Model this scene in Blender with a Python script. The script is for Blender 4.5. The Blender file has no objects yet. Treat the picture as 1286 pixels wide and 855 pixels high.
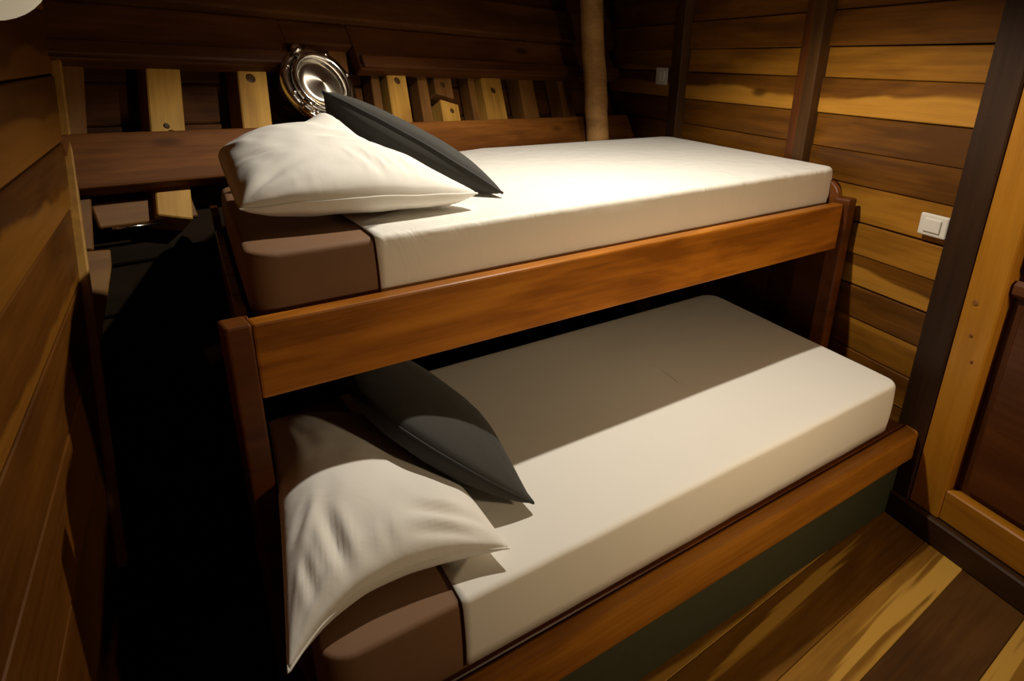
import bpy, bmesh, math, random
from mathutils import Vector, Matrix, noise

random.seed(7)
scene = bpy.context.scene
col = scene.collection

# ------------------------------------------------------------------ camera
PX_F = 850.0
pitch = math.atan(355 / PX_F); roll = math.radians(0.3); az = math.radians(54.4)
fh = Vector((math.cos(az), math.sin(az), 0)); rt = Vector((math.sin(az), -math.cos(az), 0)); up = Vector((0, 0, 1))
fw = fh * math.cos(pitch) - up * math.sin(pitch); cu = fh * math.sin(pitch) + up * math.cos(pitch)
r2 = rt * math.cos(roll) + cu * math.sin(roll); u2 = -rt * math.sin(roll) + cu * math.cos(roll)
cam = bpy.data.cameras.new('camera'); cam_o = bpy.data.objects.new('camera', cam); col.objects.link(cam_o)
cam.sensor_width = 36; cam.lens = PX_F / 1286 * 36; cam.clip_start = 0.02
M4 = Matrix((r2, u2, -fw)).transposed().to_4x4(); M4.translation = Vector((0, 0, 1.6))
cam_o.matrix_world = M4
scene.camera = cam_o

# ------------------------------------------------------------------ light
LAMP = Vector((1.45, 1.533, 2.26))
world = bpy.data.worlds.new('world'); scene.world = world; world.use_nodes = True
world.node_tree.nodes['Background'].inputs[0].default_value = (0.9, 0.6, 0.35, 1)
world.node_tree.nodes['Background'].inputs[1].default_value = 0.01
sp = bpy.data.lights.new('downlight_beam', 'SPOT'); sp_o = bpy.data.objects.new('downlight_beam', sp); col.objects.link(sp_o)
sp_o.location = LAMP; sp.energy = 82; sp.color = (1.0, 0.92, 0.78)
sp.spot_size = math.radians(132); sp.spot_blend = 0.34; sp.shadow_soft_size = 0.018
# dim fill lamp added on the unseen opposite wall to lift the bed fronts
FILL_POS = Vector((1.60, -.93, 1.50))
al = bpy.data.lights.new('added_fill_light', 'AREA'); al_o = bpy.data.objects.new('added_fill_light', al); col.objects.link(al_o)
al.shape = 'DISK'; al.size = .20; al.energy = 5.6; al.color = (1.0, .75, .45); al.spread = math.radians(84)
al_o.matrix_world = Matrix.Translation(FILL_POS) @ (Vector((1.50, 1.3, .75)) - FILL_POS).to_track_quat('-Z', 'Y').to_matrix().to_4x4()
scene.view_settings.view_transform = 'Standard'; scene.view_settings.look = 'None'
scene.view_settings.exposure = 0.0; scene.view_settings.gamma = 1.0
scene.view_settings.use_curve_mapping = False

# ------------------------------------------------------------------ helpers
def tag(o, label=None, cat=None, group=None, kind=None):
    if label: o['label'] = label
    if cat: o['category'] = cat
    if group: o['group'] = group
    if kind: o['kind'] = kind
    return o

def link(name, me, mat=None, parent=None, M=None, smooth=False):
    o = bpy.data.objects.new(name, me); col.objects.link(o)
    if mat is not None and len(me.materials) == 0: me.materials.append(mat)
    if M is not None: o.matrix_world = M
    if parent is not None:
        o.parent = parent
        o.matrix_parent_inverse = parent.matrix_basis.inverted()
    if smooth:
        for p in me.polygons: p.use_smooth = True
    return o

def bm_obj(name, bm, mat, parent=None, M=None, smooth=False):
    me = bpy.data.meshes.new(name); bm.normal_update(); bm.to_mesh(me); bm.free()
    return link(name, me, mat, parent, M, smooth)

def empty(name, loc=(0, 0, 0)):
    o = bpy.data.objects.new(name, None); col.objects.link(o); o.location = loc; o.empty_display_size = .1
    return o

def frame(origin, ax, ay=None, az_=None):
    """matrix with local x along ax, local z closest to az_ (or y along ay)"""
    x = Vector(ax).normalized()
    if az_ is not None:
        z = Vector(az_); z = (z - x * z.dot(x)).normalized(); y = z.cross(x)
    else:
        y = Vector(ay); y = (y - x * y.dot(x)).normalized(); z = x.cross(y)
    M = Matrix((x, y, z)).transposed().to_4x4(); M.translation = Vector(origin)
    return M

def box(name, size, M, mat, parent=None, bevel=.003, seg=1, smooth=False):
    """box centred on M, local size"""
    bm = bmesh.new(); bmesh.ops.create_cube(bm, size=1)
    bmesh.ops.scale(bm, vec=size, verts=bm.verts)
    if bevel: bmesh.ops.bevel(bm, geom=bm.edges[:], offset=min(bevel, min(size) * .45), segments=seg, affect='EDGES', profile=.5)
    return bm_obj(name, bm, mat, parent, M, smooth)

def box_w(name, lo, hi, mat, parent=None, bevel=.003, seg=1, rotz=0):
    lo = Vector(lo); hi = Vector(hi); c = (lo + hi) / 2; s = hi - lo
    return box(name, s, Matrix.Translation(c) @ Matrix.Rotation(rotz, 4, 'Z'), mat, parent, bevel, seg)

def prism(name, pts, depth, M, mat, parent=None, bevel=.003):
    """polygon in local XZ extruded along local +Y by depth; recentred so object coords stay local"""
    bm = bmesh.new()
    a = [bm.verts.new((x, 0, z)) for x, z in pts]; b = [bm.verts.new((x, depth, z)) for x, z in pts]
    n = len(pts)
    bm.faces.new(a); bm.faces.new(b[::-1])
    for i in range(n): bm.faces.new((a[i], b[i], b[(i + 1) % n], a[(i + 1) % n]))
    bmesh.ops.recalc_face_normals(bm, faces=bm.faces)
    if bevel: bmesh.ops.bevel(bm, geom=bm.edges[:], offset=bevel, segments=1, affect='EDGES')
    return bm_obj(name, bm, mat, parent, M)

def tube_bm(bm, path, radii, n=12, closed=False, cap=True):
    rings = []; N = len(path)
    path = [Vector(p) for p in path]
    if not hasattr(radii, '__len__'): radii = [radii] * N
    prev = None
    for i, p in enumerate(path):
        if closed: d = path[(i + 1) % N] - path[i - 1]
        else: d = path[min(i + 1, N - 1)] - path[max(i - 1, 0)]
        d.normalize()
        ref = prev if prev is not None else (Vector((0, 0, 1)) if abs(d.z) < .9 else Vector((1, 0, 0)))
        a = (ref - d * ref.dot(d)).normalized(); prev = a; b = d.cross(a)
        rings.append([bm.verts.new(p + (a * math.cos(2 * math.pi * k / n) + b * math.sin(2 * math.pi * k / n)) * radii[i]) for k in range(n)])
    for i in range(N if closed else N - 1):
        A = rings[i]; B = rings[(i + 1) % N]
        for k in range(n): bm.faces.new((A[k], A[(k + 1) % n], B[(k + 1) % n], B[k]))
    if cap and not closed: bm.faces.new(rings[0][::-1]); bm.faces.new(rings[-1])

def lathe_bm(bm, prof, n=48):
    """profile (r,z) around local Z"""
    rings = []
    for r, z in prof:
        if r < 1e-6: rings.append([bm.verts.new((0, 0, z))])
        else: rings.append([bm.verts.new((r * math.cos(2 * math.pi * k / n), r * math.sin(2 * math.pi * k / n), z)) for k in range(n)])
    for A, B in zip(rings, rings[1:]):
        for k in range(n):
            k2 = (k + 1) % n
            if len(A) == 1 and len(B) == 1: continue
            if len(A) == 1: bm.faces.new((A[0], B[k], B[k2]))
            elif len(B) == 1: bm.faces.new((A[k], B[0], A[k2]))
            else: bm.faces.new((A[k], B[k], B[k2], A[k2]))
    bmesh.ops.recalc_face_normals(bm, faces=bm.faces)

# ------------------------------------------------------------------ materials
def new_mat(name):
    m = bpy.data.materials.new(name); m.use_nodes = True
    nt = m.node_tree; b = nt.nodes['Principled BSDF']
    return m, nt, b

def nd(nt, typ, **kw):
    n = nt.nodes.new(typ)
    for k, v in kw.items(): setattr(n, k, v)
    return n

def mth(nt, op, a, b=None, c=None):
    n = nt.nodes.new('ShaderNodeMath'); n.operation = op
    for i, v in enumerate((a, b, c)):
        if v is None: continue
        if isinstance(v, (int, float)): n.inputs[i].default_value = v
        else: nt.links.new(v, n.inputs[i])
    return n.outputs[0]

def mixc(nt, fac, a, b):
    n = nt.nodes.new('ShaderNodeMix'); n.data_type = 'RGBA'
    for sock, v in ((n.inputs[0], fac), (n.inputs[6], a), (n.inputs[7], b)):
        if isinstance(v, tuple): sock.default_value = (*v, 1) if len(v) == 3 else v
        elif isinstance(v, (int, float)): sock.default_value = v
        else: nt.links.new(v, sock)
    return n.outputs[2]

def wood(name, dark, mid, light, sap=None, sap_amt=.3, rough=.42, knots=True, grain=1.0, edge='Z', freq=1.0, spec=.25, streak=0.):
    """plank wood: object X runs along the grain; sap = pale sapwood along a wandering edge (generated edge axis)"""
    warm = lambda c: (c[0] * 1.12, c[1] * .96, c[2] * .60)
    dark, mid, light = warm(dark), warm(mid), warm(light); sap = warm(sap) if sap else None
    m, nt, b = new_mat(name); L = nt.links.new
    tc = nd(nt, 'ShaderNodeTexCoord'); oi = nd(nt, 'ShaderNodeObjectInfo')
    off = nd(nt, 'ShaderNodeVectorMath', operation='SCALE'); off.inputs[0].default_value = (37.3, 51.7, 23.9); L(oi.outputs['Random'], off.inputs['Scale'])
    add = nd(nt, 'ShaderNodeVectorMath', operation='ADD'); L(tc.outputs['Object'], add.inputs[0]); L(off.outputs[0], add.inputs[1])
    def nz(scale, vec, detail=4, dist=0., rg=.5):
        mp = nd(nt, 'ShaderNodeMapping'); mp.inputs['Scale'].default_value = vec; L(add.outputs[0], mp.inputs['Vector'])
        n = nd(nt, 'ShaderNodeTexNoise'); n.inputs['Scale'].default_value = scale; n.inputs['Detail'].default_value = detail
        n.inputs['Distortion'].default_value = dist; n.inputs['Roughness'].default_value = rg; L(mp.outputs[0], n.inputs['Vector'])
        return n.outputs['Fac']
    broad = nz(6 * freq, (.22, 1, 1), 3, .8); fine = nz(60, (.05, 1, 1), 6, .2, .65); blot = nz(1.3, (.7, 1, 1), 2)
    v = mth(nt, 'ADD', mth(nt, 'MULTIPLY', broad, 1.0), mth(nt, 'MULTIPLY', mth(nt, 'SUBTRACT', fine, .5), .55 * grain))
    v = mth(nt, 'ADD', v, mth(nt, 'MULTIPLY', mth(nt, 'SUBTRACT', oi.outputs['Random'], .5), .22))
    r = nd(nt, 'ShaderNodeValToRGB'); e = r.color_ramp.elements
    e[0].position = .30; e[0].color = (*dark, 1); e[1].position = .72; e[1].color = (*light, 1)
    q = e.new(.50); q.color = (*mid, 1)
    L(v, r.inputs[0]); c = r.outputs[0]
    if sap:
        sep = nd(nt, 'ShaderNodeSeparateXYZ'); L(tc.outputs['Generated'], sep.inputs[0])
        wav = nz(2.2, (.45, .8, .8), 4, .3)
        g = mth(nt, 'ADD', sep.outputs[edge], mth(nt, 'MULTIPLY', mth(nt, 'SUBTRACT', wav, .5), 1.5))
        g = mth(nt, 'ADD', g, mth(nt, 'MULTIPLY', mth(nt, 'SUBTRACT', oi.outputs['Random'], .5), 1.1))
        mr = nd(nt, 'ShaderNodeMapRange'); mr.interpolation_type = 'SMOOTHSTEP'
        mr.inputs['From Min'].default_value = sap_amt + .07; mr.inputs['From Max'].default_value = sap_amt - .05
        L(g, mr.inputs['Value'])
        sc_ = mixc(nt, mth(nt, 'MULTIPLY', fine, .7), sap, mid)
        c = mixc(nt, mr.outputs[0], c, sc_)
    if streak:
        st_ = nz(13, (.045, 1, 1), 3, .15)
        mr3 = nd(nt, 'ShaderNodeMapRange'); mr3.interpolation_type = 'SMOOTHSTEP'
        mr3.inputs['From Min'].default_value = .62 - streak; mr3.inputs['From Max'].default_value = .66 - streak
        L(st_, mr3.inputs['Value']); c = mixc(nt, mth(nt, 'MULTIPLY', mr3.outputs[0], .85), c, sap or light)
    if knots:
        mp = nd(nt, 'ShaderNodeMapping'); mp.inputs['Scale'].default_value = (1.7, 5, 5); L(add.outputs[0], mp.inputs['Vector'])
        vo = nd(nt, 'ShaderNodeTexVoronoi'); vo.inputs['Scale'].default_value = 1.0; L(mp.outputs[0], vo.inputs['Vector'])
        mr2 = nd(nt, 'ShaderNodeMapRange'); mr2.interpolation_type = 'SMOOTHSTEP'
        mr2.inputs['From Min'].default_value = .13; mr2.inputs['From Max'].default_value = .05
        L(vo.outputs['Distance'], mr2.inputs['Value'])
        c = mixc(nt, mth(nt, 'MULTIPLY', mr2.outputs[0], .8), c, tuple(x * .45 for x in dark))
    c = mixc(nt, mth(nt, 'MULTIPLY', blot, .35), c, mixc(nt, .5, c, dark))
    L(c, b.inputs['Base Color'])
    b.inputs['Roughness'].default_value = rough; b.inputs['Specular IOR Level'].default_value = spec
    bp = nd(nt, 'ShaderNodeBump'); bp.inputs['Strength'].default_value = .12; bp.inputs['Distance'].default_value = .004
    L(fine, bp.inputs['Height']); L(bp.outputs[0], b.inputs['Normal'])
    return m

def fabric(name, c1, c2, rough=.85, weave=420, bump=.15, sheen=.0, fold=0.0, fold_scale=9):
    m, nt, b = new_mat(name); L = nt.links.new
    tc = nd(nt, 'ShaderNodeTexCoord')
    n = nd(nt, 'ShaderNodeTexNoise'); n.inputs['Scale'].default_value = 5; n.inputs['Detail'].default_value = 4; L(tc.outputs['Object'], n.inputs['Vector'])
    w = nd(nt, 'ShaderNodeTexNoise'); w.inputs['Scale'].default_value = weave; w.inputs['Detail'].default_value = 2; L(tc.outputs['Object'], w.inputs['Vector'])
    L(mixc(nt, mth(nt, 'ADD', mth(nt, 'MULTIPLY', n.outputs['Fac'], .6), mth(nt, 'MULTIPLY', w.outputs['Fac'], .4)), c1, c2), b.inputs['Base Color'])
    b.inputs['Roughness'].default_value = rough
    if sheen: b.inputs['Sheen Weight'].default_value = sheen
    bp = nd(nt, 'ShaderNodeBump'); bp.inputs['Strength'].default_value = bump; bp.inputs['Distance'].default_value = .001
    L(w.outputs['Fac'], bp.inputs['Height'])
    last = bp
    if fold:
        mp = nd(nt, 'ShaderNodeMapping'); mp.inputs['Scale'].default_value = (1, 1, .35); L(tc.outputs['Object'], mp.inputs['Vector'])
        f = nd(nt, 'ShaderNodeTexNoise'); f.inputs['Scale'].default_value = fold_scale; f.inputs['Detail'].default_value = 3; f.inputs['Distortion'].default_value = 1.2
        L(mp.outputs[0], f.inputs['Vector'])
        b2 = nd(nt, 'ShaderNodeBump'); b2.inputs['Strength'].default_value = fold; b2.inputs['Distance'].default_value = .012
        L(f.outputs['Fac'], b2.inputs['Height']); L(bp.outputs[0], b2.inputs['Normal']); last = b2
    L(last.outputs[0], b.inputs['Normal'])
    return m

def plain(name, c, rough=.5, metal=0., noise_amt=.12, emit=None, estr=0):
    m, nt, b = new_mat(name); L = nt.links.new
    tc = nd(nt, 'ShaderNodeTexCoord'); n = nd(nt, 'ShaderNodeTexNoise'); n.inputs['Scale'].default_value = 25; n.inputs['Detail'].default_value = 3
    L(tc.outputs['Object'], n.inputs['Vector'])
    L(mixc(nt, n.outputs['Fac'], tuple(x * (1 - noise_amt) for x in c), tuple(min(1, x * (1 + noise_amt)) for x in c)), b.inputs['Base Color'])
    b.inputs['Roughness'].default_value = rough; b.inputs['Metallic'].default_value = metal
    if emit:
        b.inputs['Emission Color'].default_value = (*emit, 1); b.inputs['Emission Strength'].default_value = estr
    return m

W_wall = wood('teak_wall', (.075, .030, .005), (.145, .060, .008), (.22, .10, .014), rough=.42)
W_wall_sap = wood('teak_wall_sapwood', (.075, .030, .005), (.14, .058, .008), (.21, .095, .014), sap=(.52, .28, .055), sap_amt=.28, rough=.42)
W_wall_lt = wood('teak_wall_light', (.14, .062, .009), (.24, .112, .016), (.36, .18, .030), rough=.42, streak=.03)
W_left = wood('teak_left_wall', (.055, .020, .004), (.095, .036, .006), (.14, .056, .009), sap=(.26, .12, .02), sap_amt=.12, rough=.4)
W_floor = wood('floor_board_streaked', (.075, .034, .006), (.13, .062, .010), (.20, .10, .018), sap=(.50, .32, .085), sap_amt=.05, rough=.4, edge='Y', streak=-.03)
W_floor_sap = wood('floor_board_pale', (.13, .065, .012), (.21, .11, .022), (.32, .18, .040), sap=(.56, .37, .11), sap_amt=.10, rough=.4, edge='Y', streak=.13)
W_floor_dk = wood('floor_board_dark', (.040, .019, .007), (.065, .030, .011), (.10, .048, .017), rough=.38)
W_dark = wood('dark_stained_timber', (.016, .007, .003), (.028, .012, .005), (.045, .020, .007), rough=.55, knots=False)
W_batten = wood('brown_batten', (.030, .014, .005), (.050, .024, .009), (.075, .036, .012), rough=.45, knots=False)
W_beam = wood('red_brown_beam', (.10, .038, .010), (.17, .070, .018), (.25, .11, .030), rough=.65, spec=.15)
W_beam_top = wood('brown_upper_beam', (.045, .016, .005), (.08, .030, .009), (.12, .050, .015), rough=.55)
W_hull = wood('dark_hull_plank', (.034, .014, .006), (.062, .025, .010), (.095, .042, .015), rough=.65, spec=.12)
W_hull_shade = wood('shaded_hull_plank', (.006, .004, .003), (.010, .006, .004), (.016, .010, .006), rough=.8, spec=.08)  # lower hull planks: the bunk's shadow is put into this near-black colour
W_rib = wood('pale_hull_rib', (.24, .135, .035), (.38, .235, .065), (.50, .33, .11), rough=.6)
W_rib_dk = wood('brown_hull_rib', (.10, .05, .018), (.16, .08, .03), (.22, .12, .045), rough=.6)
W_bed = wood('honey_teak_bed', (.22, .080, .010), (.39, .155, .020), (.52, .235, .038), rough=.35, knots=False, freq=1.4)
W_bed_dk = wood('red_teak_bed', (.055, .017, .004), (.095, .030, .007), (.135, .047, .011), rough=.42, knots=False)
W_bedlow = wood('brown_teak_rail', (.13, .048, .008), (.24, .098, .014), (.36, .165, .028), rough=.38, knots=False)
W_frame = wood('yellow_door_frame', (.26, .115, .012), (.36, .165, .018), (.44, .215, .028), rough=.4)
W_panel = wood('red_brown_door_panel', (.045, .015, .006), (.075, .025, .009), (.11, .040, .014), rough=.4, knots=False)
W_pole = wood('rough_pole', (.15, .085, .04), (.26, .155, .08), (.38, .24, .13), rough=.7)
W_trim = wood('pale_trim', (.20, .11, .035), (.30, .18, .06), (.40, .25, .09), rough=.5, knots=False)
W_ceil = wood('ceiling_board', (.06, .026, .009), (.10, .043, .014), (.15, .07, .022), rough=.5)
F_white = fabric('white_sheet_cotton', (.80, .77, .70), (.86, .83, .77), rough=.7, fold=.10, fold_scale=4)
F_satin = fabric('white_satin_sheet', (.80, .77, .70), (.86, .83, .77), rough=.58, fold=.6, fold_scale=8)
F_pillow = fabric('white_pillow_cotton', (.80, .77, .71), (.87, .84, .78), rough=.8, fold=.22, fold_scale=7)
F_brown = fabric('brown_mattress_cover', (.185, .092, .042), (.235, .122, .058), rough=.75, fold=.12, fold_scale=5)
F_black = fabric('charcoal_cushion_cloth', (.020, .018, .0145), (.034, .031, .026), rough=.85, sheen=.08, bump=.4, weave=250)
F_piping = fabric('charcoal_piping', (.012, .011, .010), (.02, .019, .017), rough=.7)
P_green = plain('dark_green_paint', (.045, .048, .024), .6)
P_white = plain('white_plastic', (.72, .66, .56), .4, noise_amt=.03)
P_grey = plain('grey_plastic', (.38, .34, .29), .4, noise_amt=.03)
P_chrome = plain('polished_steel', (.75, .72, .66), .16, 1.0, .05)
P_dark = plain('black_gap', (.01, .009, .008), .8)
P_dome = plain('cream_shade', (.80, .72, .55), .5, noise_amt=.04, emit=(1, .85, .58), estr=.28)
P_lens = plain('lamp_lens', (.9, .85, .75), .4, emit=(1, .9, .72), estr=6)
P_opal = plain('fill_diffuser', (.85, .8, .7), .5, emit=(1, .8, .55), estr=1.5)
# lathe-turned steel: circular brushing spreads the highlight into a radial fan
P_spun, nt_, b_ = new_mat('spun_steel')
b_.inputs['Base Color'].default_value = (.62, .56, .47, 1); b_.inputs['Metallic'].default_value = 1; b_.inputs['Roughness'].default_value = .34
b_.inputs['Anisotropic'].default_value = .9
tg = nd(nt_, 'ShaderNodeTangent', direction_type='RADIAL', axis='Z'); nt_.links.new(tg.outputs[0], b_.inputs['Tangent'])

Z = Vector((0, 0, 1))
FLOOR = .05; CEIL = 2.30

# ------------------------------------------------------------------ floor
fl = box_w('floor', (-.9, -1.1, FLOOR - .08), (3.4, 3.6, FLOOR - .022), W_dark, bevel=0)
tag(fl, kind='structure')
fa = math.radians(3.0); fdir = Vector((math.cos(fa), math.sin(fa), 0)); fn = Vector((-math.sin(fa), math.cos(fa), 0))
# boards listed by their offset across the grain, measured at x = 2
seams = [-1.05, -.86, -.66, -.47, -.27, -.10, .09, .235, .36, .56, .70, .885, 1.05, 1.22]
for i, (a, b) in enumerate(zip(seams, seams[1:])):
    c = Vector((2.0, (a + b) / 2, FLOOR - .011)) - fdir * .75
    mat = W_floor_dk if abs(a - .36) < .01 or i in (2, 5) else W_floor_sap if abs(a - .56) < .01 or abs(a - .235) < .01 else W_floor
    box('floor_board', (3.7, b - a - .002, .022), frame(c, fdir, ay=fn), mat, fl, .002)

# ------------------------------------------------------------------ right wall
RP = Vector((2.376, .851, 0)); RV = Vector((.302, .953, 0)).normalized(); RN = Vector((-.953, .302, 0)).normalized()  # RN faces the room
def rw(l, z, d=0): return RP + RV * l + RN * d + Z * z
wr = box('wall_right', (4.7, .04, 2.4), frame(rw(.45, 1.12, -.06), RV, ay=RN), W_dark, bevel=0); tag(wr, kind='structure')
rz = [.05, .19, .315, .435, .555, .682, .803, .92, 1.036, 1.168, 1.285, 1.408, 1.536, 1.645, 1.77, 1.89, 2.02, 2.15, 2.30]
WM = {2: W_wall_sap, 3: W_wall_sap, 4: W_wall_lt, 6: W_wall_sap, 7: W_wall_lt, 8: W_wall_lt, 11: W_wall_sap, 12: W_wall_lt}
for i, (a, b) in enumerate(zip(rz, rz[1:])):
    proud = .006 * (i % 2) + random.uniform(0, .004)
    box('plank', (2.62, .03, b - a - .0025), frame(rw(1.35, (a + b) / 2, -.022 + proud), RV, ay=RN) @ Matrix.Rotation(random.uniform(-.002, .002), 4, 'Y'), WM.get(i, W_wall), wr, .003)
for l, w, mat, d in ((.80, .062, W_batten, .028), (.868, .055, W_bed_dk, .012), (1.80, .10, W_batten, .03)):
    box('batten', (2.24, w, .03 + d), frame(rw(l, 1.175, (d) / 2), Z, ay=RV), mat, wr, .004)
box('batten', (2.1, .045, .05), frame(rw(1.4, 1.90, .02), RV, az_=Z), W_batten, wr, .004)
pm = box('corner_stud', (2.24, .115, .05), frame(rw(.014, 1.175, .006), Z, ay=RV), W_dark, wr, .005)
# sill and door further along the same wall
bb = box('baseboard_right', (2.1, .09, .095), frame(rw(-1.02, FLOOR + .047, .0), RV, az_=Z), W_dark, bevel=.006); tag(bb, kind='structure')
dr = box('door_1', (2.05, .76, .02), frame(rw(-.46, 1.13, -.03), Z, ay=RV), W_panel, bevel=.003); tag(dr, kind='structure')
tag(dr, label='timber door with yellow frame and red-brown panels')
box('stile', (1.86, .118, .05), frame(rw(-.103, 1.075, .0), Z, ay=RV), W_frame, dr, .005)
box('stile', (1.86, .118, .05), frame(rw(-.80, 1.075, .0), Z, ay=RV), W_frame, dr, .005)
box('bottom_rail', (.58, .045, .115), frame(rw(-.45, .205, -.002), RV, az_=Z), W_frame, dr, .005)
box('middle_rail', (.58, .03, .05), frame(rw(-.45, .975, -.006), RV, az_=Z), W_panel, dr, .012)
box('top_rail', (.58, .045, .10), frame(rw(-.45, 1.94, -.002), RV, az_=Z), W_frame, dr, .005)
box('raised_panel', (.50, .03, .66), frame(rw(-.45, .61, -.018), RV, az_=Z), W_panel, dr, .012)
box('raised_panel', (.50, .03, .82), frame(rw(-.45, 1.44, -.018), RV, az_=Z), W_panel, dr, .012)
for lx, lz, r in ((-.085, .905, .012), (-.10, .80, .007), (-.125, .72, .006)):
    bm = bmesh.new(); lathe_bm(bm, [(0, .003), (r * .6, .003), (r, 0), (r, -.004)], 16)
    bm_obj('knot', bm, W_beam, dr, frame(rw(lx, lz, .0245), Z, az_=RN))
fw_ = box('wall_front', (3.4, .05, 2.3), frame((1.1, -1.05, 1.15), (1, 0, 0), ay=(0, 1, 0)), W_left, bevel=0); tag(fw_, kind='structure')

# ------------------------------------------------------------------ left wall (ends on the leaning hull)
LP = Vector((.12, 2.4, 0)); LV = Vector((.183, .983, 0)).normalized(); LN = Vector((.983, -.183, 0)).normalized()
def lw(l, z, d=0): return LP + LV * l + LN * d + Z * z
def lend(z): return (-.255 + (z - 1.045) * .773) / .983
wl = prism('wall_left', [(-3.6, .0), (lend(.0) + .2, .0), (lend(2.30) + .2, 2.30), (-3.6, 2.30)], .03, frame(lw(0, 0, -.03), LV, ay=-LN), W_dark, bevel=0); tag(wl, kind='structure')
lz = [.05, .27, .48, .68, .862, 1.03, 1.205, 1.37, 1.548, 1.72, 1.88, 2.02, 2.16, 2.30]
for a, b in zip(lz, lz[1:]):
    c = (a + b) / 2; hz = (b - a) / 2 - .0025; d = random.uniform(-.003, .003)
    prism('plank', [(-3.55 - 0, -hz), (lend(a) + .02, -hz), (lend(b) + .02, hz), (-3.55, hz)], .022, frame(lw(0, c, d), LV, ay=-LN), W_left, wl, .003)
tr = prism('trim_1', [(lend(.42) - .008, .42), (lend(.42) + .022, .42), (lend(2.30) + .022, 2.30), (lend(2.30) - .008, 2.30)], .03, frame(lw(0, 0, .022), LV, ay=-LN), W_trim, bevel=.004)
tag(tr, kind='structure', label='narrow pale corner trim leaning along the hull')

# ------------------------------------------------------------------ back wall: hull with beams and ribs
K = .6; HO = Vector((.12, 2.4, 1.4)); HS = Vector((.969, .247, 0)).normalized(); HM = Vector((-.247, .969, 0)).normalized()
q_ = math.sqrt(1 + K * K); HT = (HM * K + Z) / q_; HN = (-HM + Z * K) / q_     # HN faces the room
def hw(s, t, d=0): return HO + HS * s + HT * t - HN * d                         # d goes outboard
SL = -.040                                                                       # sheer of the beams
HB = (HS + HT * SL).normalized()
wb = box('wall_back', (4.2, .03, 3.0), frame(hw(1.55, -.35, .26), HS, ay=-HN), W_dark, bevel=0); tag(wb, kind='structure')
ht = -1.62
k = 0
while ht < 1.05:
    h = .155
    box('hull_plank', (3.7, .03, h - .006), frame(hw(1.35, ht + h / 2 - .04, .185 + .004 * (k % 2)), HB, ay=-HN), W_hull if ht > -.25 else W_hull_shade, wb, .005)
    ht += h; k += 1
def beam(name, t0, t1, d0, d1, mat, s0=-.05, s1=3.0, parent=wb):
    """t0,t1 = lower / upper edge at s=0"""
    sm = (s0 + s1) / 2
    return box(name, (s1 - s0, d1 - d0, t1 - t0), frame(hw(sm, (t0 + t1) / 2 + SL * sm, (d0 + d1) / 2), HB, ay=-HN), mat, parent, .008, 2)
beam('beam', -.178, -.008, 0, .07, W_beam, -.02)
beam('beam', .235, .43, .012, .07, W_beam_top, -.0, .875); beam('beam', .235, .43, .012, .07, W_beam_top, 1.185, 3.1)
beam('ledger', .235, .290, -.012, .012, W_beam_top, .0, .875); beam('ledger', .235, .290, -.012, .012, W_beam_top, 1.185, 3.1)
beam('beam', .335, .43, .013, .069, W_beam_top, .875, 1.185)
beam('beam', .436, .62, -.02, .06, W_hull, -.0, 3.3)
beam('beam', .625, .80, .0, .06, W_hull, .1, 3.4)
beam('beam', .806, .98, .0, .06, W_hull, .2, 3.5)
beam('beam', .986, 1.16, .0, .06, W_hull, .2, 3.6)
RS = .32; HR = (HT + HS * RS).normalized()                                         # the frames stand nearly plumb
def rib(s0, s1, t0, t1, mat, d0=.055, d1=.165, kn=()):
    c = (s0 + s1) / 2 - RS * .12      # s given at t = .12
    tm = (t0 + t1) / 2
    o = box('rib', ((t1 - t0) * math.hypot(1, RS), (s1 - s0) * .95, d1 - d0), frame(hw(c + RS * tm, tm, (d0 + d1) / 2), HR, ay=HS), mat, wb, .004)
    for t_, r in kn:
        bm = bmesh.new(); lathe_bm(bm, [(0, .002), (r * .7, .002), (r, 0), (r, -.003)], 14)
        bm_obj('knot', bm, W_batten, o, frame(hw(c + RS * t_ + random.uniform(-.012, .012), t_, d0 - .001), HS, az_=HN))
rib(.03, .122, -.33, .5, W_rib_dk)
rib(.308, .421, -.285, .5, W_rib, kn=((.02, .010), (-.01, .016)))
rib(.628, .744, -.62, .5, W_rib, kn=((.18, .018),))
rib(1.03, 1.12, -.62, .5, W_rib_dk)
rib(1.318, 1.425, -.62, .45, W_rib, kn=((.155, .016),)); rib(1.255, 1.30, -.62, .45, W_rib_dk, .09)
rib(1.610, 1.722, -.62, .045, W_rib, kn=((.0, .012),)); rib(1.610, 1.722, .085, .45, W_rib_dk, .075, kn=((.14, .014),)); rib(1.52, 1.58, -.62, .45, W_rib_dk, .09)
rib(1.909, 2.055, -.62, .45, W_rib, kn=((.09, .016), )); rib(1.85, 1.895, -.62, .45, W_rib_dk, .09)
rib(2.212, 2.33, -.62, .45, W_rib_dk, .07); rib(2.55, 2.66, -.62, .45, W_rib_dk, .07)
# board below the lower beam
box('plank', (.30, .02, .08), frame(hw(.175, -.235, .10), HB, ay=-HN), W_rib_dk, wb, .004)
bm = bmesh.new(); tube_bm(bm, [hw(.055, -.279, .088), hw(.12, -.282, .088), hw(.205, -.285, .088)], .0045, 8)
bm_obj('edge_glint', bm, P_chrome, wb, smooth=True)  # added bright strip in place of the glint on the board's lower edge
prism('lit_board_patch', [(-.115, -.335), (.015, -.35), (.0, -.40), (-.135, -.66), (-.19, -.66)], .05, frame(hw(0, 0, .052), HS, ay=-HN), W_rib_dk, wb, .004)  # board cut to its lit triangle; the shadow edge is built into the outline

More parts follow.
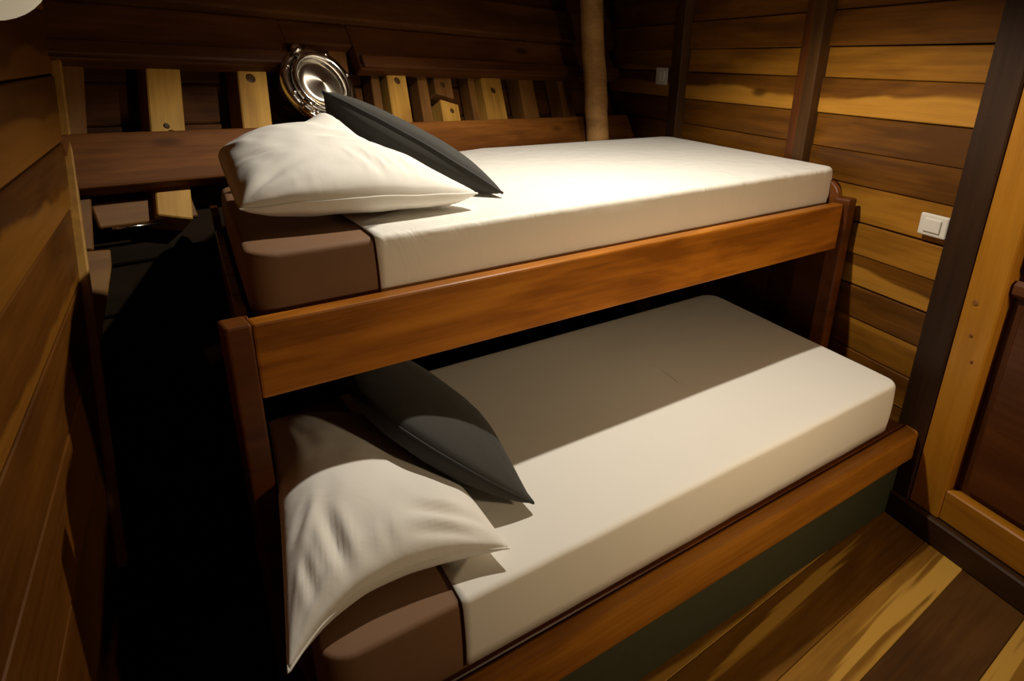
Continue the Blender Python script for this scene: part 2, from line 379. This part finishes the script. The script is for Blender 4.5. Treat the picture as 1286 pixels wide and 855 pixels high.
# ------------------------------------------------------------------ ceiling
cl = box_w('ceiling', (-.9, -1.1, CEIL), (3.6, 4.0, CEIL + .04), W_ceil, bevel=0); tag(cl, kind='structure')
for i in range(8):
    y0 = -1.0 + i * .6
    box_w('ceiling_beam', (-.6, y0, CEIL - .012), (3.4, y0 + .05, CEIL), W_dark, cl, .003)

# round timber pole in the far corner
bm = bmesh.new()
pp = [(2.535, 2.75, 1.02), (2.565, 2.80, 1.19), (2.585, 2.845, 1.34), (2.592, 2.875, 1.50), (2.607, 2.93, 1.70), (2.645, 3.04, 2.30)]
path = []
for i in range(len(pp) - 1):
    a = Vector(pp[i]); b = Vector(pp[i + 1])
    for j in range(4): path.append(a.lerp(b, j / 4) + Vector((noise.noise((i * 4 + j, 0, 0.3)), noise.noise((0, i * 4 + j, .7)), 0)) * .004)
path.append(Vector(pp[-1]))
tube_bm(bm, path, [.060 + .004 * noise.noise((i * .7, 2, 3)) + (.008 if i < 4 else 0) for i in range(len(path))], 20)
po = bm_obj('timber_pole', bm, W_pole, smooth=True)
tag(po, 'rough round timber pole in the far corner behind the upper bunk', 'pole')

# ------------------------------------------------------------------ bunk bed frame
bed = empty('bunk_bed', (1.3, 1.3, FLOOR))
tag(bed, 'two-tier teak bunk bed with wide plank side rails', 'bunk bed')
YR = 1.32
def bedbox(name, lo, hi, mat, bev=.004, seg=2): return box_w(name, lo, hi, mat, bed, bev, seg)
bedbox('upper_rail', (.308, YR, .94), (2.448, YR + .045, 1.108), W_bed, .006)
bedbox('post', (.256, YR - .003, FLOOR), (.308, YR + .06, 1.110), W_bed_dk, .006)
bedbox('post', (2.448, YR - .02, FLOOR), (2.50, YR + .045, 1.128), W_bed_dk, .008)
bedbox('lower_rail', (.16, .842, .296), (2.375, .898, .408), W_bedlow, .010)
tp = box_w('toe_panel', (.25, .882, FLOOR), (2.36, .90, .30), P_green, bed, .002)
# decks
for j in range(6):
    y0 = YR + .05 + j * .17
    bedbox('deck_board', (.40 + .03 * j, y0, 1.045), (2.46 + .045 * j, y0 + .162, 1.068), W_bed_dk, .003, 1)
for j in range(6):
    y0 = .902 + j * .168
    bedbox('deck_board', (.21 + .045 * j, y0, .385), (2.36 + .045 * j, y0 + .162, .405), W_bed_dk, .003, 1)
# left end boards, slanting back like the wall
EV = Vector((.183, .983, 0)).normalized()
for j in range(6):
    c = Vector((.308, YR + .065, 0)) + EV * (.085 + j * .168)
    zl = FLOOR + max(0, (c.y - 1.45)) * 1.3
    box('end_board', (.164, .022, 1.10 - zl), frame((c.x, c.y, (zl + 1.10) / 2), EV, az_=Z), W_bed_dk, bed, .003)
# right end boards with a rounded top corner
for j in range(6):
    l0 = .50 + j * .165
    c = rw(l0 + .082, 0, .055)
    zl = .40
    if j == 0:
        pts = [(-.08, -.37), (.08, -.37), (.08, .45)] + [(.08 - .16 * math.sin(a), .45 - .075 * (1 - math.cos(a))) for a in [math.pi / 2 * i / 6 for i in range(1, 7)]]
        prism('end_board', pts, .022, frame((c.x, c.y, .75), RV, ay=RN), W_bed_dk, bed, .003)
    else:
        box('end_board', (.161, .022, 1.20 - zl), frame((c.x, c.y, (zl + 1.20) / 2), RV, az_=Z), W_bed_dk, bed, .003)

# ------------------------------------------------------------------ mattresses and sheets
def rounded_outline(pts, r, seg=6):
    out = []; n = len(pts)
    for i in range(n):
        p = Vector(pts[i]); a = (Vector(pts[i - 1]) - p); b = (Vector(pts[(i + 1) % n]) - p)
        ang = a.angle(b); t = r / math.tan(ang / 2); a.normalize(); b.normalize()
        t1 = p + a * t; c = p + (a + b).normalized() * (r / math.sin(ang / 2))
        v1 = t1 - c; t2 = p + b * t; v2 = t2 - c
        a1 = math.atan2(v1.y, v1.x); a2 = math.atan2(v2.y, v2.x); d = (a2 - a1 + math.pi) % (2 * math.pi) - math.pi
        for k in range(seg + 1):
            th = a1 + d * k / seg; out.append((c.x + r * math.cos(th), c.y + r * math.sin(th)))
    return out

def densify(pts, step):
    out = []
    n = len(pts)
    for i in range(n):
        a = Vector(pts[i]); b = Vector(pts[(i + 1) % n]); k = max(1, int((b - a).length / step))
        for j in range(k): out.append(a.lerp(b, j / k))
    return out

def slab_bm(pts, z0, z1, r=.03, rc=.05, grow=0., bottom=True, step=.03, wob=0., seed=0):
    """soft-edged slab: corner radius rc, edge radius r"""
    base = rounded_outline(pts, rc); base = densify(base, step); n = len(base)
    cen = sum((Vector((p.x, p.y)) for p in base), Vector((0, 0))) / n
    def inset(off):
        res = []
        for i in range(n):
            d = (base[(i + 1) % n] - base[i - 1]).normalized(); nrm = Vector((d.y, -d.x))
            if nrm.dot(base[i] - cen) < 0: nrm = -nrm
            res.append(base[i] + nrm * off)
        return res
    bm = bmesh.new(); rings = []
    prof = []
    if bottom: prof += [(-r * .8, z0), (-r * .25, z0 + r * .2)]
    prof += [(0, z0 + r * .8)]
    m = 5
    for i in range(1, m): prof.append((.004 * math.sin(math.pi * i / m), z0 + r * .8 + (z1 - z0 - 1.8 * r) * i / m))
    prof += [(0, z1 - r)] + [(-r + r * math.cos(a), z1 - r + r * math.sin(a)) for a in (math.pi / 2 * i / 5 for i in range(1, 6))]
    for off, z in prof:
        ring = []
        for p in inset(off + grow):
            w = noise.noise((p.x * 3 + seed, p.y * 3, z * 4)) * wob + noise.noise((p.x * 11 + seed, p.y * 11, z * 5)) * wob * .5
            d = (p - cen).normalized()
            ring.append(bm.verts.new((p.x + d.x * w, p.y + d.y * w, z)))
        rings.append(ring)
    for A, B in zip(rings, rings[1:]):
        for i in range(n): bm.faces.new((A[i], A[(i + 1) % n], B[(i + 1) % n], B[i]))
    # top: shrink rings to centre
    cur = rings[-1]
    for off, dz in ((-r - .012, .0008), (-r - .04, .002)):
        nxt = [bm.verts.new((p.x, p.y, z1 + dz)) for p in inset(off + grow)]
        for i in range(n): bm.faces.new((cur[i], cur[(i + 1) % n], nxt[(i + 1) % n], nxt[i]))
        cur = nxt
    last = cur
    for f in (.85, .6, .3):
        nxt = []
        for v in last:
            x = cen.x + (v.co.x - cen.x) * f; y = cen.y + (v.co.y - cen.y) * f
            nxt.append(bm.verts.new((x, y, z1 + .004 + noise.noise((x * 2.5 + seed, y * 2.5, 0)) * .004)))
        for i in range(n): bm.faces.new((cur[i], cur[(i + 1) % n], nxt[(i + 1) % n], nxt[i]))
        cur = nxt
    bm.faces.new(cur)
    if bottom: bm.faces.new(rings[0][::-1])
    bmesh.ops.recalc_face_normals(bm, faces=bm.faces)
    return bm

def clip_left(bm, p, nrm):
    g = bm.verts[:] + bm.edges[:] + bm.faces[:]
    bmesh.ops.bisect_plane(bm, geom=g, plane_co=p, plane_no=nrm, clear_inner=True)

UP_PTS = [(.335, 1.412), (2.50, 1.412), (2.80, 2.52), (1.7, 2.62), (.50, 2.28)]
LO_PTS = [(.235, .905), (2.245, .905), (2.475, 1.885), (.47, 1.885)]
def mattress(pts, z0, z1, cutx, hem, sheetmat, lab_m, lab_s, seed, hem_n):
    bm = slab_bm(pts, z0, z1, r=.014, rc=.055, seed=seed, wob=.002)
    mo = bm_obj('mattress', bm, F_brown, smooth=True); tag(mo, lab_m, 'mattress', 'mattresses on the bunk bed')
    bm = slab_bm(pts, z0 + .008, z1 + .004, r=.014, rc=.055, grow=.005, bottom=False, seed=seed, wob=.0065 if z0 > 1 else .0035)
    clip_left(bm, (cutx, pts[0][1], 0), hem_n)
    # hem edge thickness
    so = bm_obj('fitted_sheet', bm, sheetmat, smooth=True)
    sol = so.modifiers.new('thickness', 'SOLIDIFY'); sol.thickness = .003; sol.offset = 1
    tag(so, lab_s, 'bed sheet', 'white sheets on the bunk bed')
    return mo, so
mu, su = mattress(UP_PTS, 1.07, 1.22, .672, None, F_satin, 'brown-covered mattress on the upper bunk', 'white satin fitted sheet stretched over the upper mattress', 3, Vector((1, -.1, .04)).normalized())
ml, sl = mattress(LO_PTS, .412, .597, .545, None, F_white, 'brown-covered mattress on the lower bunk', 'white cotton fitted sheet stretched over the lower mattress', 11, Vector((1, -.15, 0.03)).normalized())

# ------------------------------------------------------------------ pillows
def quad(p0, p1, p2, u):
    return p0 * (2 * (u - .5) * (u - 1)) + p1 * (4 * u * (1 - u)) + p2 * (2 * u * (u - .5))

def pillow_bm(C, top, bot, N=52, wr=.006, seed=0, power=.55, pinch=.035, floor=None, inside=None, ears=(), creases=(), fb=.02):
    """C[v][u] 3x3 control points of the seam surface; top/bot half thickness"""
    C = [[Vector(p) for p in row] for row in C]
    def S(u, v):
        rows = [quad(*C[i], u) for i in range(3)]
        return quad(*rows, v)
    bm = bmesh.new()
    def pt(u, v, side):
        # pinch edges in between the corners
        uu = u + pinch * (1 - 2 * u) * math.sin(math.pi * v) * abs(2 * u - 1) ** 2
        vv = v + pinch * (1 - 2 * v) * math.sin(math.pi * u) * abs(2 * v - 1) ** 2
        e = .01
        p = S(uu, vv); du = S(uu + e, vv) - S(uu - e, vv); dv = S(uu, vv + e) - S(uu, vv - e)
        n = du.cross(dv).normalized()
        if n.z < 0: n = -n
        a = max(0, (1 - (2 * u - 1) ** 2)); b = max(0, (1 - (2 * v - 1) ** 2))
        h = (a * b) ** power
        # creases fanning out of the corners and across the sides
        w = 0
        for (cx, cy) in ((0, 0), (1, 0), (0, 1), (1, 1)):
            dx = u - cx; dy = v - cy; r = math.hypot(dx, dy); th = math.atan2(dy, dx)
            w += math.exp(-(r / .38) ** 2) * noise.noise((th * 5.0 + cx * 9 + seed, cy * 7 + seed, r * 2))
        w += .6 * noise.noise((u * 3.1 + seed, v * 3.1, side * 3.0)) + .35 * noise.noise((u * 8 + seed, v * 6, side + 5.0))
        k = min(1, 6 * min(u, 1 - u, v, 1 - v))
        p = p + n * side * ((top if side > 0 else bot) * h + wr * w * k * 1.3)
        if k < 1: p = p + n * .5 * wr * (1 - k) * noise.noise((u * 6 + seed, v * 6, 2))
        if side < 0: p = p - Vector((dv.x, dv.y, 0)).normalized() * fb * h * math.exp(-(v / .16) ** 2)
        for (eu, ev, rad, dz) in ears: p = p + Vector((0, 0, dz)) * math.exp(-((u - eu) ** 2 + (v - ev) ** 2) / rad ** 2)
        if side > 0:
            for (u0, v0, u1, v1, wd, dp) in creases:
                ax = u1 - u0; ay = v1 - v0; ll = ax * ax + ay * ay
                q = max(0, min(1, ((u - u0) * ax + (v - v0) * ay) / ll))
                dd = math.hypot(u - u0 - ax * q, v - v0 - ay * q) / wd
                p = p + n * (-dp * math.exp(-dd * dd) + .6 * dp * math.exp(-(dd - 2) ** 2)) * math.sin(math.pi * min(1, max(0.02, q * .9 + .08))) * k
        if floor is not None and (inside is None or inside(p)): p.z = max(p.z, floor)
        return p
    g = {}
    for side in (1, -1):
        for i in range(N + 1):
            for j in range(N + 1):
                edge = i in (0, N) or j in (0, N)
                if side == -1 and edge: g[(-1, i, j)] = g[(1, i, j)]; continue
                # denser sampling at the edges
                u = .5 - .5 * math.cos(math.pi * i / N) * (1 if True else 0); v = .5 - .5 * math.cos(math.pi * j / N)
                u = .5 * u + .5 * i / N; v = .5 * v + .5 * j / N
                g[(side, i, j)] = bm.verts.new(pt(u, v, side))
    for side in (1, -1):
        for i in range(N):
            for j in range(N):
                f = [g[(side, i, j)], g[(side, i + 1, j)], g[(side, i + 1, j + 1)], g[(side, i, j + 1)]]
                bm.faces.new(f)
    bmesh.ops.recalc_face_normals(bm, faces=bm.faces)
    rim = [g[(1, i, 0)].co.copy() for i in range(N)] + [g[(1, N, j)].co.copy() for j in range(N)] + [g[(1, i, N)].co.copy() for i in range(N, 0, -1)] + [g[(1, 0, j)].co.copy() for j in range(N, 0, -1)]
    return bm, rim

def pillow(name, C, top, bot, mat, label, cat, pipe=None, pr=.004, pname='piping', pmat=None, **kw):
    bm, rim = pillow_bm(C, top, bot, **kw)
    o = bm_obj(name, bm, mat, smooth=True); tag(o, label, cat, 'white pillows on the bunks' if cat == 'pillow' else 'charcoal cushions on the bunks')
    bm = bmesh.new(); tube_bm(bm, rim, pr, 6, closed=True)
    bm_obj(pname, bm, pmat or mat, o, smooth=True)
    return o

UZ = 1.236; LZ = .613
pillow('pillow', [[(.380, 1.57, 1.286), (.637, 1.495, 1.293), (.960, 1.50, 1.273)],
                  [(.40, 1.77, 1.315), (.65, 1.73, 1.33), (.90, 1.70, 1.292)],
                  [(.45, 2.00, 1.352), (.61, 1.97, 1.395), (.74, 1.91, 1.375)]],
       .078, .075, F_pillow, 'plump white pillow on the brown end of the upper bunk', 'pillow', pr=.0025, pname='seam', seed=2, floor=UZ, power=.42, pinch=.02, wr=.008,
       ears=((.88, 1.0, .16, .055), (.5, 1.0, .3, .012)), creases=((.62, .0, .56, .45, .014, .010), (.74, .02, .70, .4, .012, .008), (.28, .0, .27, .2, .010, .008), (.80, .55, .50, .62, .03, .012), (.0, .5, .3, .45, .02, .006)))
pillow('cushion', [[(.755, 1.99, 1.508), (.93, 1.80, 1.395), (1.10, 1.585, 1.246)],
                   [(.825, 2.18, 1.455), (.99, 2.00, 1.35), (1.15, 1.78, 1.246)],
                   [(.895, 2.37, 1.40), (1.05, 2.20, 1.31), (1.20, 1.98, 1.246)]],
       .058, .095, F_black, 'charcoal cushion propped against the white pillow on the upper bunk', 'cushion', pmat=F_piping, seed=5, floor=UZ, wr=.003, power=.42)
def on_low(p): return p.y > .88 and p.x > .22 + .24 * (p.y - .905)
pillow('pillow', [[(.186, .915, .622), (.405, .985, .662), (.665, .937, .645)],
                  [(.295, 1.28, .70), (.48, 1.25, .695), (.70, 1.20, .665)],
                  [(.395, 1.66, .70), (.56, 1.62, .69), (.76, 1.54, .665)]],
       .072, .085, F_pillow, 'white pillow on the lower bunk overhanging its near corner', 'pillow', pr=.0025, pname='seam', seed=9, floor=LZ, inside=on_low, power=.42, pinch=.015, wr=.008, ears=((.85, .70, .32, -.04),),
       creases=((.36, .0, .25, .34, .028, .014), (.20, .02, .10, .25, .022, .007), (.55, .0, .52, .2, .016, .006), (.97, .12, .62, .22, .026, .010), (.9, .05, .6, .10, .022, .007), (.02, .25, .2, .4, .02, .008)))
pillow('cushion', [[(.565, 1.56, .815), (.592, 1.20, .795), (.812, 1.045, .634)],
                   [(.65, 1.74, .81), (.75, 1.47, .755), (.875, 1.25, .634)],
                   [(.72, 1.86, .78), (.83, 1.66, .71), (.93, 1.45, .632)]],
       .052, .085, F_black, 'charcoal cushion leaning on the white pillow of the lower bunk', 'cushion', pmat=F_piping, seed=14, floor=LZ, wr=.003, power=.42, fb=.035)

# ------------------------------------------------------------------ porthole
ph = empty('porthole', hw(.922, .108, -.03)); tag(ph, 'round polished steel porthole between the hull beams', 'porthole')
PM = frame(hw(.922, .108, -.02), HS, az_=HN)
def php(name, prof, mat, M=PM, n=56, sm=True):
    bm = bmesh.new(); lathe_bm(bm, prof, n); return bm_obj(name, bm, mat, ph, M, sm)
php('outer_ring', [(.118, -.05), (.150, -.05), (.153, -.005), (.150, .004), (.128, .006), (.122, 0), (.118, -.01), (.118, -.05)], P_chrome)
php('hinged_ring', [(.098, .0), (.100, .020), (.108, .028), (.116, .026), (.120, .014), (.118, .0)], P_chrome)
php('cover_disc', [(0, .020), (.03, .018), (.07, .014), (.098, .008), (.100, .0)], P_spun, n=96)
for i in range(8):
    a = 2 * math.pi * (i + .3) / 8
    bm = bmesh.new(); lathe_bm(bm, [(0, .012), (.006, .012), (.008, .008), (.008, 0)], 12)
    bm_obj('bolt', bm, P_chrome, ph, PM @ Matrix.Translation((.136 * math.cos(a), .136 * math.sin(a), .005)), True)
for a in (math.radians(222), math.radians(112)):
    R = PM @ Matrix.Rotation(a, 4, 'Z') @ Matrix.Translation((.136, 0, .018))
    dg = box('hinge_lug', (.05, .034, .022), R, P_chrome, ph, .006, 2)
    bm = bmesh.new(); tube_bm(bm, [(0, -.028, .012), (0, .028, .012)], .008, 12); bm_obj('hinge_pin', bm, P_chrome, dg, R, True)
R = PM @ Matrix.Translation((.0, -.142, .02)); box('clamp_dog', (.022, .04, .02), R, P_chrome, ph, .006, 2)

# ------------------------------------------------------------------ switch and socket
def plate(name, l, z, w, h, lab, cat, rock):
    R = frame(rw(l, z, .014), RV, az_=RN)
    t = empty(name, rw(l, z, .0)); tag(t, lab, cat)
    box('plate', (w, h, .014), R, P_white, t, .006, 3)
    for x in rock:
        box('rocker', (w * .30 if len(rock) > 1 else w * .6, h * .6, .008), R @ Matrix.Translation((x * w, 0, .008)), P_white, t, .003, 2)
plate('light_switch', 1.985, 1.512, .115, .088, 'small white light switch high on the wall beside the dark batten', 'switch', (-.2, .2))
plate('wall_socket', .132, 1.098, .108, .072, 'white rounded wall socket beside the dark corner stud', 'socket', (0,))

# ------------------------------------------------------------------ lamps
dl = empty('downlight', (LAMP.x, LAMP.y, CEIL)); tag(dl, 'round recessed ceiling downlight above the upper bunk', 'lamp')
bm = bmesh.new(); lathe_bm(bm, [(.034, -.0), (.036, -.014), (.050, -.014), (.055, -.008), (.055, 0)], 40)
bm_obj('trim_ring', bm, P_chrome, dl, Matrix.Translation((LAMP.x, LAMP.y, CEIL)), True)
bm = bmesh.new(); lathe_bm(bm, [(0, -.006), (.034, -.006)], 32)
bm_obj('lens', bm, P_lens, dl, Matrix.Translation((LAMP.x, LAMP.y, CEIL)), True)
ol = empty('added_fill_lamp', (FILL_POS.x, -1.024, FILL_POS.z)); tag(ol, 'added round opal fill lamp on the wall opposite the bunks', 'lamp')
BM_ = frame((FILL_POS.x, -1.024, FILL_POS.z), (-1, 0, 0), az_=(0, 1, 0))
bm = bmesh.new(); lathe_bm(bm, [(0, 0), (.125, 0), (.125, .03), (.115, .04), (.108, .035), (.108, .02)], 40)
bm_obj('trim_ring', bm, P_chrome, ol, BM_, True)
bm = bmesh.new(); lathe_bm(bm, [(.108, .03), (.09, .05), (.05, .062), (0, .066)], 40)
bm_obj('diffuser', bm, P_opal, ol, BM_, True)
al_o.parent = ol; al_o.matrix_parent_inverse = Matrix.Translation(ol.location).inverted()
sp_o.parent = dl; sp_o.matrix_parent_inverse = Matrix.Translation(dl.location).inverted()

GL = Vector((.015, 1.12, 1.714))
ds = empty('globe_lamp', (GL.x, GL.y, CEIL)); tag(ds, 'cream opal globe lamp cut off by the top left corner', 'lamp')
bm = bmesh.new(); lathe_bm(bm, [(0, 0), (.05, 0), (.05, -.015), (.015, -.03), (.006, -.032), (.006, GL.z + .07 - CEIL), (0, GL.z + .07 - CEIL)], 32)
bm_obj('stem', bm, P_chrome, ds, Matrix.Translation((GL.x, GL.y, CEIL)), True)
bm = bmesh.new(); lathe_bm(bm, [(0, -.075)] + [(.075 * math.cos(a), .075 * math.sin(a)) for a in [math.pi * (i / 20 - .5) for i in range(1, 18)]] + [(.025, .071), (.025, .085), (0, .085)], 40)
bm_obj('shade', bm, P_dome, ds, Matrix.Translation(GL), True)
